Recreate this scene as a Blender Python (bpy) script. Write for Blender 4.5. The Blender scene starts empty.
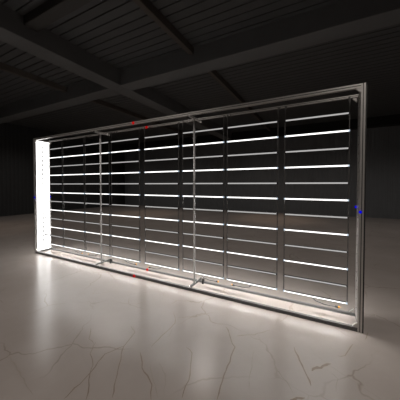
import bpy, bmesh, math, random
from mathutils import Vector, Matrix
random.seed(7)
C = bpy.context.scene.collection
CAM_H = 1.51
S0 = -5.69          # x of the exhibition frame's left end
Y0 = 2.864          # y of the frame's front plane
L, D, H = 6.04, 0.35, 2.53
P = 0.040           # front profile width
Q = 0.028           # rear profile width

# ------------------------------------------------------------------ materials
def mat(name, col, rough=0.5, metal=0.0, noise=0.0, nscale=8.0, bump=0.0, spec=0.5):
    m = bpy.data.materials.new(name); m.use_nodes = True
    nt = m.node_tree; b = nt.nodes['Principled BSDF']
    b.inputs['Roughness'].default_value = rough
    b.inputs['Metallic'].default_value = metal
    b.inputs['Specular IOR Level'].default_value = spec
    tc = nt.nodes.new('ShaderNodeTexCoord')
    n = nt.nodes.new('ShaderNodeTexNoise'); n.inputs['Scale'].default_value = nscale; n.inputs['Detail'].default_value = 5
    nt.links.new(tc.outputs['Object'], n.inputs['Vector'])
    r = nt.nodes.new('ShaderNodeMix'); r.data_type = 'RGBA'
    r.inputs[6].default_value = tuple(c*(1-noise) for c in col)+(1,)
    r.inputs[7].default_value = tuple(min(1, c*(1+noise)) for c in col)+(1,)
    nt.links.new(n.outputs['Fac'], r.inputs[0]); nt.links.new(r.outputs[2], b.inputs['Base Color'])
    if bump:
        bp = nt.nodes.new('ShaderNodeBump'); bp.inputs['Strength'].default_value = bump
        bp.inputs['Distance'].default_value = 0.01
        nt.links.new(n.outputs['Fac'], bp.inputs['Height']); nt.links.new(bp.outputs['Normal'], b.inputs['Normal'])
    return m
def emis(name, col, s):
    m = bpy.data.materials.new(name); m.use_nodes = True
    b = m.node_tree.nodes['Principled BSDF']
    b.inputs['Base Color'].default_value = (.02*col[0], .02*col[1], .02*col[2], 1)
    b.inputs['Emission Color'].default_value = col+(1,)
    b.inputs['Specular IOR Level'].default_value = 0.05; b.inputs['Roughness'].default_value = .7
    b.inputs['Emission Strength'].default_value = s
    return m

ALU = mat('anodised_aluminium', (.60, .585, .56), .36, .6, .06, 30)
ALU_D = mat('aluminium_groove', (.10, .098, .095), .5, .6, .05, 30)
BLACK = mat('black_rubber', (.012, .012, .012), .55, 0, .1, 40)
ALU_SHADE = mat('shaded_aluminium', (.15, .15, .147), .5, .1, .06, 30)  # same aluminium as ALU, shade low on the frame painted in
STRAP = mat('grey_strap', (.11, .108, .105), .5, .3, .05, 60)
POST = mat('satin_steel', (.62, .62, .62), .4, .3, .05, 20)
CABLE = mat('black_cable', (.02, .02, .02), .45)
YEL = mat('yellow_plug', (.5, .22, .02), .4)
RED = emis('red_marker', (1, .0, .0), .6)
BLUE = emis('blue_marker', (0, .0, 1), .9)
CHROME = mat('bright_steel', (.75, .75, .76), .25, .9)
HOUSE = mat('dark_bar_housing', (.03, .03, .03), .6, 0, 0, 8, 0, .15)
LIT_BAR = mat('lit_cross_bar', (.9, .9, .89), .4, 0)  # top cross bars, light from below painted in as white
BEAM = mat('dark_painted_beam', (.115, .119, .122), .7, 0, .12, 3, .3)
JOIST = mat('dark_brown_joist', (.075, .064, .056), .65, 0, .2, 4, .3)
DECK = mat('dark_ceiling_board', (.066, .069, .071), .6, 0, .15, 2.5, .3)
GAPJ = mat('dark_steel', (.04, .038, .036), .6)
GAP = mat('ceiling_gap', (.01, .01, .01), .9)
WALLB = mat('lit_wall_panel', (.165, .176, .186), .6, 0, .1, 3, .1)  # same panels as WALL, lightened for lamplight falling on the far wall
WALL = mat('charcoal_wall_panel', (.034, .035, .036), .6, 0, .1, 3, .1)
LED = emis('led_lens_lit', (1, .985, .965), 2.0)
FILLFLOOR = emis('floor_fill_glow', (1, .985, .965), 74.0)  # fill strip added under the lowest bar to light the floor
FILLDOWN = emis('underside_fill_glow', (1, .985, .965), 44.0)  # fill strips added under the lower bars for floor glow
BACKGLOW = emis('bar_back_glow', (1, .985, .965), 0.46)  # weak emission standing in for ambient light on the bar backs
LEDEND = emis('led_end_glow', (.7, .85, 1), 0.7)
PANEL = emis('end_panel_glow', (1, .985, .965), 3.5)
DOWN = emis('warm_downlight', (1, .7, .45), 4.0)

def floor_material():
    m = bpy.data.materials.new('polished_stone_floor'); m.use_nodes = True
    nt = m.node_tree; N = nt.nodes; K = nt.links; b = N['Principled BSDF']
    tc = N.new('ShaderNodeTexCoord')
    n1 = N.new('ShaderNodeTexNoise'); n1.inputs['Scale'].default_value = .9; n1.inputs['Detail'].default_value = 7; n1.inputs['Roughness'].default_value = .6
    K.new(tc.outputs['Object'], n1.inputs['Vector'])
    cr = N.new('ShaderNodeValToRGB')
    cr.color_ramp.elements[0].position = .3; cr.color_ramp.elements[0].color = (.333, .295, .270, 1)
    cr.color_ramp.elements[1].position = .7; cr.color_ramp.elements[1].color = (.40, .357, .330, 1)
    K.new(n1.outputs['Fac'], cr.inputs[0])
    # faint pale and brown veins
    n2 = N.new('ShaderNodeTexNoise'); n2.inputs['Scale'].default_value = 1.6; n2.inputs['Detail'].default_value = 4
    K.new(tc.outputs['Object'], n2.inputs['Vector'])
    mv = N.new('ShaderNodeMix'); mv.data_type = 'VECTOR'; mv.inputs[0].default_value = .35
    K.new(tc.outputs['Object'], mv.inputs[4]); K.new(n2.outputs['Color'], mv.inputs[5])
    v = N.new('ShaderNodeTexVoronoi'); v.feature = 'DISTANCE_TO_EDGE'; v.inputs['Scale'].default_value = 2.1
    K.new(mv.outputs[1], v.inputs['Vector'])
    r2 = N.new('ShaderNodeMapRange'); r2.inputs[1].default_value = 0.0; r2.inputs[2].default_value = .014; r2.inputs[3].default_value = 1; r2.inputs[4].default_value = 0
    K.new(v.outputs['Distance'], r2.inputs[0])
    n3 = N.new('ShaderNodeTexNoise'); n3.inputs['Scale'].default_value = 1.3
    K.new(tc.outputs['Object'], n3.inputs['Vector'])
    r3 = N.new('ShaderNodeMapRange'); r3.inputs[1].default_value = .44; r3.inputs[2].default_value = .6; r3.inputs[3].default_value = 0; r3.inputs[4].default_value = .5
    K.new(n3.outputs['Fac'], r3.inputs[0])
    mu = N.new('ShaderNodeMath'); mu.operation = 'MULTIPLY'
    K.new(r2.outputs[0], mu.inputs[0]); K.new(r3.outputs[0], mu.inputs[1])
    mx = N.new('ShaderNodeMix'); mx.data_type = 'RGBA'; mx.inputs[7].default_value = (.17, .13, .10, 1)
    K.new(mu.outputs[0], mx.inputs[0]); K.new(cr.outputs[0], mx.inputs[6])
    K.new(mx.outputs[2], b.inputs['Base Color'])
    b.inputs['Roughness'].default_value = .22
    b.inputs['Specular IOR Level'].default_value = .5
    return m
FLOOR = floor_material()
VEIN = mat('brown_stone_vein', (.195, .145, .108), .32, 0, .25, 30)
VEINF = mat('faint_stone_vein', (.255, .215, .182), .28, 0, .25, 30)

# ------------------------------------------------------------------ helpers
def box(bm, x0, x1, y0, y1, z0, z1, mi=0):
    vs = [bm.verts.new((x, y, z)) for x in (x0, x1) for y in (y0, y1) for z in (z0, z1)]
    for f in ((0,1,3,2),(4,6,7,5),(0,4,5,1),(2,3,7,6),(0,2,6,4),(1,5,7,3)):
        bm.faces.new([vs[i] for i in f]).material_index = mi
def frustum_tube(bm, pts, r, seg=8, mi=0):
    rings = []
    for i, p in enumerate(pts):
        p = Vector(p)
        d = (Vector(pts[min(i+1, len(pts)-1)]) - Vector(pts[max(i-1, 0)])).normalized()
        a = d.orthogonal().normalized() if i == 0 else (rings_a - d*rings_a.dot(d)).normalized()
        rings_a = a
        b = d.cross(a)
        rr = r[i] if isinstance(r, (list, tuple)) else r
        rings.append([bm.verts.new(p + (a*math.cos(t) + b*math.sin(t))*rr) for t in [2*math.pi*k/seg for k in range(seg)]])
    for q, w in zip(rings, rings[1:]):
        for k in range(seg):
            bm.faces.new((q[k], q[(k+1) % seg], w[(k+1) % seg], w[k])).material_index = mi
    bm.faces.new(rings[0][::-1]).material_index = mi; bm.faces.new(rings[-1]).material_index = mi
def obj(name, bm, mats, parent=None, smooth=False, bevel=0):
    bmesh.ops.recalc_face_normals(bm, faces=bm.faces)
    me = bpy.data.meshes.new(name); bm.to_mesh(me); bm.free()
    for m in (mats if isinstance(mats, (list, tuple)) else [mats]): me.materials.append(m)
    if smooth:
        for p in me.polygons: p.use_smooth = True
    o = bpy.data.objects.new(name, me); C.objects.link(o)
    if parent: o.parent = parent
    if bevel:
        md = o.modifiers.new('bevel', 'BEVEL'); md.width = bevel; md.segments = 2; md.limit_method = 'ANGLE'
    return o
def thing(name, label, cat, loc, group=None):
    o = bpy.data.objects.new(name, None); C.objects.link(o); o.location = loc
    o.empty_display_size = .1
    o['label'] = label; o['category'] = cat
    if group: o['group'] = group
    return o
def struct(name, bm, m, label=None, parent=None):
    o = obj(name, bm, m, parent)
    if parent is None: o['kind'] = 'structure'
    if label: o['label'] = label
    return o
# slotted aluminium section, square with a T-slot in each side, extruded along an axis
def section(w):
    h = w/2; g = w*.10; dp = w*.16
    pts = []
    for k in range(4):
        c, s = math.cos(k*math.pi/2), math.sin(k*math.pi/2)
        for x, y in ((h, -h), (h, -g), (h-dp, -g), (h-dp, g), (h, g)):
            pts.append((x*c - y*s, x*s + y*c, 1 if abs(y) <= g+1e-9 else 0))
    return pts
def extrusion(bm, axis, a0, a1, c0, c1, w=P):
    prof = section(w); n = len(prof)
    def pt(x, y, t):
        if axis == 'x': return (t, c0+x, c1+y)
        if axis == 'y': return (c0+x, t, c1+y)
        return (c0+x, c1+y, t)
    A = [bm.verts.new(pt(p[0], p[1], a0)) for p in prof]
    B = [bm.verts.new(pt(p[0], p[1], a1)) for p in prof]
    for i in range(n):
        j = (i+1) % n
        f = bm.faces.new((A[i], A[j], B[j], B[i]))
        f.material_index = 1 if (i % 5) in (1, 2, 3) else 0
    bm.faces.new(A[::-1]); bm.faces.new(B)

# ------------------------------------------------------------------ room shell
XL, XR, YF, YB, ZC = -13.65, 9.0, -6.0, 13.3, 4.52
# floor with its long brown veins set into the surface, one mesh
bm = bmesh.new()
box(bm, XL-.2, XR+.2, YF-.2, YB+.2, -.2, 0)
ca, sb = .883, .4695
def fpt(px, py):
    p = math.radians(1.3); yd = (py-190.3)/235
    t = CAM_H/(math.sin(p) + yd*math.cos(p)); z = t*(math.cos(p) - yd*math.sin(p)); X = (px-200)/235*t
    return (X*ca - z*sb, X*sb + z*ca)
veins = [
 ([(7,353),(16,366),(24,379),(33,395)],.8,1), ([(131,326),(135,332),(129,340),(124,346),(118,370),(112,398)],.9,0),
 ([(124,346),(105,354),(98,362),(91,372),(80,384),(70,393),(64,399)],1.2,0), ([(96,342),(90,354),(93,365),(90,374),(86,400)],.8,0),
 ([(91,328),(89,339),(94,344)],.7,0), ([(129.5,298),(129,305)],.9,0), ([(98,288),(93,294),(101,293),(119,291)],.6,0),
 ([(63,340),(76,326),(91,312)],.8,1), ([(174,311),(175,323),(165,333),(151,347)],.8,0), ([(177,318),(186,317),(195,317),(214,312)],.7,0),
 ([(140,352),(142,368),(152,385),(151,400)],1.0,0), ([(186,347),(192,353),(191,362),(190,375),(182,398)],.9,0),
 ([(226,327),(229,333),(231,340),(235,347),(230,362),(224,375),(217,400)],1.1,0), ([(237,336),(246,335),(254,335),(270,330)],1.0,0),
 ([(130,304),(137,304),(144,302)],.7,0), ([(254,350),(252,361),(250,374),(249,390)],.7,1), ([(130,338),(134,330),(133,325)],.7,1),
 ([(294,347),(298,356),(302,365),(307,376),(311,386)],1.5,0), ([(312,371),(316,368),(321,368),(326,365),(331,364)],3.0,0),
 ([(290,400),(297,398),(305,398)],2.2,0), ([(275,366),(279,372),(287,382),(293,393)],.8,1),
 ([(353,344),(346,354),(343,356),(338,356)],1.1,0), ([(281,318),(273,327),(267,333)],.7,1),
 ([(312,353),(335,369),(358,384),(382,400)],.6,1), ([(368,332),(365,340)],.8,0), ([(10,301),(25,297),(40,296)],.6,1),
 ([(0,341),(14,336),(30,333)],.6,1), ([(150,362),(153,380),(158,398)],.6,1), ([(372,310),(380,322),(393,331)],.7,1),
 ([(330,372),(338,379),(336,392)],.6,1), ([(36,316),(52,311),(60,303)],.6,1), ([(200,300),(215,304),(232,303)],.6,1),
]
for pts, w, faint in veins:
    P2 = [Vector(fpt(*p)) for p in pts]
    fine = []
    for p, q in zip(P2, P2[1:]):
        n = max(2, int((q-p).length/.05)); nd = Vector((-(q-p).y, (q-p).x)).normalized()
        for k in range(n):
            fine.append(p.lerp(q, k/n) + nd*random.uniform(-.008, .008)*(1 if k else 0))
    fine.append(P2[-1])
    prev = None; m = len(fine)-1
    for i, p in enumerate(fine):
        d = (fine[min(i+1, m)]-fine[max(i-1, 0)]).normalized(); nd = Vector((-d.y, d.x))
        ww = .0042*w*random.uniform(.6, 1.3)*(1 if 0 < i < m else .3)
        cur = (bm.verts.new((*(p+nd*ww), .0006)), bm.verts.new((*(p-nd*ww), .0006)))
        if prev: bm.faces.new((prev[0], prev[1], cur[1], cur[0])).material_index = 2 if faint else 1
        prev = cur
fl = struct('floor', bm, [FLOOR, VEIN, VEINF], 'polished beige stone floor with brown veins')

def ribbed_wall(name, horizontal, a0, a1, at, sgn, label=None):
    """sheet of shallow vertical ribs; sgn = direction of the room"""
    bm = bmesh.new(); pitch = .17; n = int((a1-a0)/pitch); prof = []
    for i in range(n):
        a = a0+i*pitch
        prof += [(a, 0), (a+.09, 0), (a+.10, .012), (a+.16, .012)]
    prof.append((a1, 0))
    f = []; 
    for a, d in prof:
        if horizontal: xy = (a, at+sgn*d)
        else: xy = (at+sgn*d, a)
        f.append((bm.verts.new((*xy, 0)), bm.verts.new((*xy, ZC+.1))))
    xyb = [((a0, at-sgn*.15), (a1, at-sgn*.15)), ((at-sgn*.15, a0), (at-sgn*.15, a1))][0 if horizontal else 1]
    for p, q in zip(f, f[1:]): bm.faces.new((p[0], q[0], q[1], p[1]))
    b = [(bm.verts.new((*c, 0)), bm.verts.new((*c, ZC+.1))) for c in xyb]
    bm.faces.new((b[0][0], b[1][0], b[1][1], b[0][1]))
    bm.faces.new((b[0][0], f[0][0], f[0][1], b[0][1])); bm.faces.new((b[1][0], f[-1][0], f[-1][1], b[1][1]))
    return struct(name, bm, WALLB if name == 'wall_back' else WALL, label)
ribbed_wall('wall_back', True, XL, XR, YB, -1)
ribbed_wall('wall_front', True, XL, XR, YF, 1)
ribbed_wall('wall_left', False, YF, YB, XL, 1)
ribbed_wall('wall_right', False, YF, YB, XR, -1)

# boarded ceiling
bm = bmesh.new()
box(bm, XL-.2, XR+.2, YF-.2, YB+.2, ZC+.05, ZC+.2, 1)
y = YF
while y < YB:
    box(bm, XL-.1, XR+.1, y, y+.165, ZC, ZC+.06, 0); y += .19
struct('ceiling', bm, [DECK, GAP])
tn = [0]
def beam(x0, x1, y0, y1, z0, m, label):
    tn[0] += 1
    bm = bmesh.new(); box(bm, x0, x1, y0, y1, z0, ZC+.02)
    o = struct('trim_%d' % tn[0], bm, m, label)
    md = o.modifiers.new('bevel', 'BEVEL'); md.width = .012; md.segments = 2
beam(-5.24, -4.78, YF, YB, 4.13, BEAM, 'wide dark ceiling beam running away to the far wall')
beam(6.6, 7.06, YF, YB, 4.13, BEAM, 'wide dark ceiling beam over the right side of the room')
for a, b_ in ((XL, -5.24), (-4.78, 6.6), (7.06, XR)):
    beam(a, b_, 4.53, 4.95, 4.13, BEAM, 'wide dark cross beam above the frame')
beam(XL, XR, -4.2, -3.8, 4.10, BEAM, 'wide dark cross beam behind the viewer')
beam(XL, XR, YB-.45, YB-.02, 4.12, GAP, 'dark beam along the top of the far wall')
for x in (-7.1, -2.62):
    beam(x-.055, x+.055, YF, YB, 4.37, JOIST, 'thin brown ceiling joist')
beam(-4.78, -2.68, 2.28, 2.50, 4.36, GAPJ, 'short dark bridging joist')

# ------------------------------------------------------------------ exhibition frame
fr = thing('exhibition_frame', 'long open aluminium exhibition wall frame standing on the floor, glowing white at its left end', 'display frame', (S0+L/2, Y0+D/2, 0))
OX, OY = S0+L/2, Y0+D/2
def lx(s): return s - L/2
def ly(d): return d - D/2
h = P/2
for z, nm in ((0, 'bottom'), (H, 'top')):
    for d, w in ((P/2, P), (D-Q/2, Q)):
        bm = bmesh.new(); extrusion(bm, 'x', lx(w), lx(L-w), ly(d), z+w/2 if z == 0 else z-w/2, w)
        o = obj('rail', bm, [ALU_SHADE if z == 0 else ALU, ALU_D], fr)
        if z == 0: o['label'] = 'aluminium bottom rail, its shade painted in'
for e in (0, 1):
    for d, w in ((P/2, P), (D-Q/2, Q)):
        bm = bmesh.new(); extrusion(bm, 'z', 0, H, lx(w/2 if e == 0 else L-w/2), ly(d), w); obj('post', bm, [ALU, ALU_D], fr)
    for z in (Q/2, H-Q/2):
        bm = bmesh.new(); extrusion(bm, 'y', ly(P), ly(D-Q), lx(Q/2 if e == 0 else L-Q/2), z, Q)
        obj('cross_bar', bm, [ALU_SHADE if z < 1 else ALU, ALU_D], fr)
for s in (2.0, 4.0):
    for z in (P+.013, H-P-.013):
        bm = bmesh.new(); extrusion(bm, 'y', ly(.006), ly(D-.004), lx(s), z, .026)
        o = obj('cross_bar', bm, [LIT_BAR if z > 1 else ALU_SHADE, ALU_D], fr)  # light on top bars, shade on bottom bars put into colour
        for d in (.003, D-.001):     # bright end caps
            bm = bmesh.new(); box(bm, lx(s)-.014, lx(s)+.014, ly(d)-.003, ly(d)+.003, z-.014, z+.014)
            obj('end_cap', bm, CHROME, o, bevel=.002)
    bm = bmesh.new()
    frustum_tube(bm, [(lx(s), ly(.135), P+.026), (lx(s), ly(.135), H-P-.026)], .0155, 12)
    o = obj('brace_post', bm, POST, fr, True)
    # hanging screw clamp at the back rail, next to the foot of the brace
    bm = bmesh.new()
    box(bm, lx(s+.045), lx(s+.075), ly(D-Q-.025), ly(D-Q+.002), .035, .075)
    frustum_tube(bm, [(lx(s+.06), ly(D-Q-.03), .085), (lx(s+.06), ly(D-Q-.03), .04), (lx(s+.06), ly(D-Q-.03), .005)], [.010, .014, .018], 10)
    obj('foot_clamp', bm, CABLE, fr)
# end panels
bm = bmesh.new(); box(bm, lx(.010), lx(.028), ly(P), ly(D-Q), P, H-P)
for k in range(23):
    z = .12 + k*.1
    box(bm, lx(.0275), lx(.0290), ly(D/2-.012), ly(D/2+.012), z, z+.07, 1)
o = obj('end_panel', bm, [PANEL, BLACK], fr); o['label'] = 'glowing white end panel'
bm = bmesh.new(); box(bm, lx(L-.030), lx(L-.012), ly(P), ly(D-Q), P, H-P)
for k in range(24):
    z = .15 + k*.1
    frustum_tube(bm, [(lx(L-.0302), ly(D/2+.05), z), (lx(L-.033), ly(D/2+.05), z)], .006, 8, 1)
o = obj('end_panel', bm, [ALU, ALU_D], fr); o['label'] = 'dull aluminium end panel with a row of holes'
bm = bmesh.new(); box(bm, lx(L), lx(L+.012), ly(0), ly(D), .0, H-.01)
obj('edge_gasket', bm, BLACK, fr)
# corner brackets inside the corners
for s, sg in ((P, 1), (L-P, -1)):
    for d in (h, D-Q/2):
        for z, zg in ((P, 1), (H-P, -1)):
            bm = bmesh.new()
            pr = [(s, z), (s+sg*.045, z), (s+sg*.04, z+zg*.008), (s+sg*.008, z+zg*.04), (s, z+zg*.045)]
            A = [bm.verts.new((lx(a), ly(d-.013), b)) for a, b in pr]; B = [bm.verts.new((lx(a), ly(d+.013), b)) for a, b in pr]
            bm.faces.new(A); bm.faces.new(B[::-1])
            for i in range(5): bm.faces.new((A[i], B[i], B[(i+1) % 5], A[(i+1) % 5]))
            obj('corner_bracket', bm, ALU, fr)
# small marker dots mid rail and post, glow put into their colour
def marker(x, y, z, m, lab, r=.024, axis='y'):
    bm = bmesh.new()
    if axis == 'y': pts = [(x, y+.004, z), (x, y-.004, z), (x, y-.009, z)]
    else: pts = [(x+.004, y, z), (x-.004, y, z), (x-.009, y, z)]
    frustum_tube(bm, pts, [r, r, r*.6], 16)
    o = obj('marker_dot', bm, m, fr); o['label'] = lab
for z in (h, H-h):
    marker(lx(2.945), ly(0), z, RED, 'small red marker dot, painted to glow')
    marker(lx(2.945), ly(D-Q), z, RED, 'small red marker dot, painted to glow')
marker(lx(.03), ly(0), 1.235, BLUE, 'small blue marker dot, painted to glow', .021)
marker(lx(.05), ly(D-Q)-.004, 1.235, BLUE, 'small blue marker dot, painted to glow', .021)
marker(lx(L-.03), ly(0), 1.235, BLUE, 'small blue marker dot, painted to glow', .014)
marker(lx(L-.040), ly(.29), 1.262, BLUE, 'small blue marker dot, painted to glow', .014, 'x')

# ------------------------------------------------------------------ LED ladders
W = .68; DL = .19; NR = 12; ZB = .193; DZ = (2.296-.193)/11
def make_ladder(label, cable):
    t = thing('light_ladder', label, 'light', (0, 0, 0), 'lit bar ladders hanging in the frame')
    for r in range(NR):
        z = ZB + r*DZ; front = (r % 2 == 0)
        bm = bmesh.new(); b = .009
        box(bm, -W/2+.012, W/2-.012, -.006, .006, z-b, z+b, 0)
        box(bm, -W/2+.012, W/2-.012, -.0135, .0135, z+b-.0006, z+b+.0008, 0)   # hood lip added to hide lens light from above
        if r <= 6:
            for y0 in (-.0075, .0059): box(bm, -W/2+.012, W/2-.012, y0, y0+.0016, z-b-.0035, z-b+.001)   # side lips added to shield the fill strip
        o = obj('light_bar', bm, HOUSE, t)
        # lens on the lit side, painted-in dim glow on the bar back
        for y0, y1, lit in ((-.010, -.006, front), (.006, .010, not front)):
            bm = bmesh.new(); hh = .0085
            sg = -1 if y0 < 0 else 1; n = 8
            A = [(sg*(.006 + .007*math.sin(math.pi*k/n)), z + hh*math.cos(math.pi*k/n)) for k in range(n+1)]
            q0 = [bm.verts.new((-W/2+.014, a, b_)) for a, b_ in A]; q1 = [bm.verts.new((W/2-.014, a, b_)) for a, b_ in A]
            for k in range(n): bm.faces.new((q0[k], q0[k+1], q1[k+1], q1[k]))
            bm.faces.new((q0[0], q1[0], q1[-1], q0[-1])); bm.faces.new(q0); bm.faces.new(q1[::-1])
            l = obj('lens', bm, LED if lit else BACKGLOW, o)
            l['label'] = 'brightly lit lens strip' if lit else 'pale bar back with painted-in glow'
        if r <= 6:
            bm = bmesh.new(); bm.faces.new([bm.verts.new((x, y, z-b-.0003)) for x, y in ((-W/2+.016, -.0058), (-W/2+.016, .0058), (W/2-.016, .0058), (W/2-.016, -.0058))])
            l = obj('underside_fill', bm, FILLFLOOR if r == 0 else FILLDOWN, o); l['label'] = 'added downward facing fill strip'
        for sx in (-1, 1):
            bm = bmesh.new(); x = sx*(W/2-.007)
            box(bm, x-.007, x+.007, -.0105, .0105, z-.010, z+.010)
            obj('end_cap', bm, LEDEND if front else HOUSE, o)
    for sx in (-1, 1):
        bm = bmesh.new(); x = sx*(W/2-.004)
        box(bm, x-.0045, x+.0045, -.0025, .0025, ZB-.01, H-P-.012)
        # hook reaching back over the rear rail
        box(bm, x-.0045, x+.0045, -.0025, D-Q-DL+.0, H-P-.016, H-P-.011)
        box(bm, x-.006, x+.006, D-Q-DL-.004, D-Q-DL, H-P-.016, H-.012)
        obj('strap', bm, STRAP, t)
    if cable:
        e = cable*(W/2)
        bm = bmesh.new()
        z = ZB-.055; x = e-cable*.09
        pts = [(x-cable*.0, -.004, z-.006)]
        for k in range(1, 12):
            q = k/11; pts.append((x-cable*.23*q, -.004+.01*math.sin(q*3), z-.006-.008*math.sin(q*math.pi)+ .022*max(0, q-.6)*2))
        pts.append((x-cable*.265, .0, ZB-.008))
        frustum_tube(bm, pts, .006, 8)
        c = obj('power_cable', bm, CABLE, t, True)
        bm = bmesh.new()
        frustum_tube(bm, [(x-cable*.03, -.004, z-.007), (x-cable*.0, -.004, z-.006)], [.011, .013], 10)
        obj('plug', bm, CABLE, c)
        bm = bmesh.new()
        frustum_tube(bm, [(x, -.004, z-.006), (x+cable*.011, -.004, z-.006), (x+cable*.017, -.004, z-.006)], [.0125, .0125, .006], 10)
        o = obj('plug_tip', bm, YEL, c); o['label'] = 'amber plug tip'
    return t
def dup(root):
    r = root.copy(); C.objects.link(r)
    for ch in list(root.children):
        c = ch.copy(); C.objects.link(c); c.parent = r
        for g in ch.children:
            d = g.copy(); C.objects.link(d); d.parent = c
    return r
starts = [.065, .775, 1.490, 2.222, 3.015, 3.765, 4.490, 5.245]
order = ['leftmost ladder of lit bars, against the glowing white end panel',
 'second ladder of lit bars from the glowing white end panel',
 'third ladder of lit bars from the left, behind the left slim brace post',
 'fourth ladder from the left, left of the wide gap near the red dots',
 'fifth ladder from the left, right of the wide gap near the red dots',
 'sixth ladder from the left, crossed by the right slim brace post',
 'seventh ladder of lit bars, second from the dark right-hand post',
 'rightmost ladder of lit bars, beside the dark edged right-hand post']
cab = [-1, 1, -1, 1, -1, 1, -1, 1]
proto = {}
for i, s in enumerate(starts):
    if cab[i] not in proto:
        t = make_ladder(order[i], cab[i]); proto[cab[i]] = t
    else:
        t = dup(proto[cab[i]]); t['label'] = order[i]
    t.location = (S0+s+W/2, Y0+DL, 0)

# ------------------------------------------------------------------ light
def spot(loc, e, col, ang, r=.15):
    ld = bpy.data.lights.new('downlight_or_fill', 'SPOT'); ld.energy = e; ld.color = col
    ld.spot_size = ang; ld.spot_blend = .9; ld.shadow_soft_size = r
    o = bpy.data.objects.new('downlight_or_fill', ld); C.objects.link(o); o.location = loc
def at(px, py):
    x, y = fpt(px, py); return x, y
for px, py, e in ((145, 213.5, 110), (275, 218.5, 130), (0, 228, 55)):
    x, y = at(px, py); spot((x, y, ZC-.05), e, (1, .72, .5), math.radians(60))
for gx in (-12, -8, -4, 0, 4):  # grid of unseen fill spots added to lift the dark floor
    for gy in (-3, 1.2, 6, 10.3):
        spot((gx+.8, gy, 4.05), 115 if gy < 2 and -8 < gx < 3 else 60, (1, .91, .84), math.radians(150), .3)
spot((*fpt(388, 333), 4.0), 50, (1, .95, .9), math.radians(44), .3)  # unseen fill spot added to lighten floor right of the frame
wd = bpy.data.worlds.new('world'); bpy.context.scene.world = wd; wd.use_nodes = True
wd.node_tree.nodes['Background'].inputs[0].default_value = (1, .97, .93, 1)
wd.node_tree.nodes['Background'].inputs[1].default_value = .02

# ------------------------------------------------------------------ camera
cd = bpy.data.cameras.new('camera'); cam = bpy.data.objects.new('camera', cd); C.objects.link(cam)
cd.sensor_width = 36; cd.lens = 36*235/400; cd.clip_start = .05
cam.location = (0, 0, CAM_H)
pitch = math.radians(1.3); yaw = math.atan2(sb, ca)
cam.rotation_euler = (math.radians(90)-pitch, 0, yaw)
cd.shift_y = -(200-190.3)/400
bpy.context.scene.camera = cam
vs = bpy.context.scene.view_settings
vs.view_transform = 'Standard'; vs.look = 'None'; vs.gamma = 1; vs.exposure = 0; vs.use_curve_mapping = False
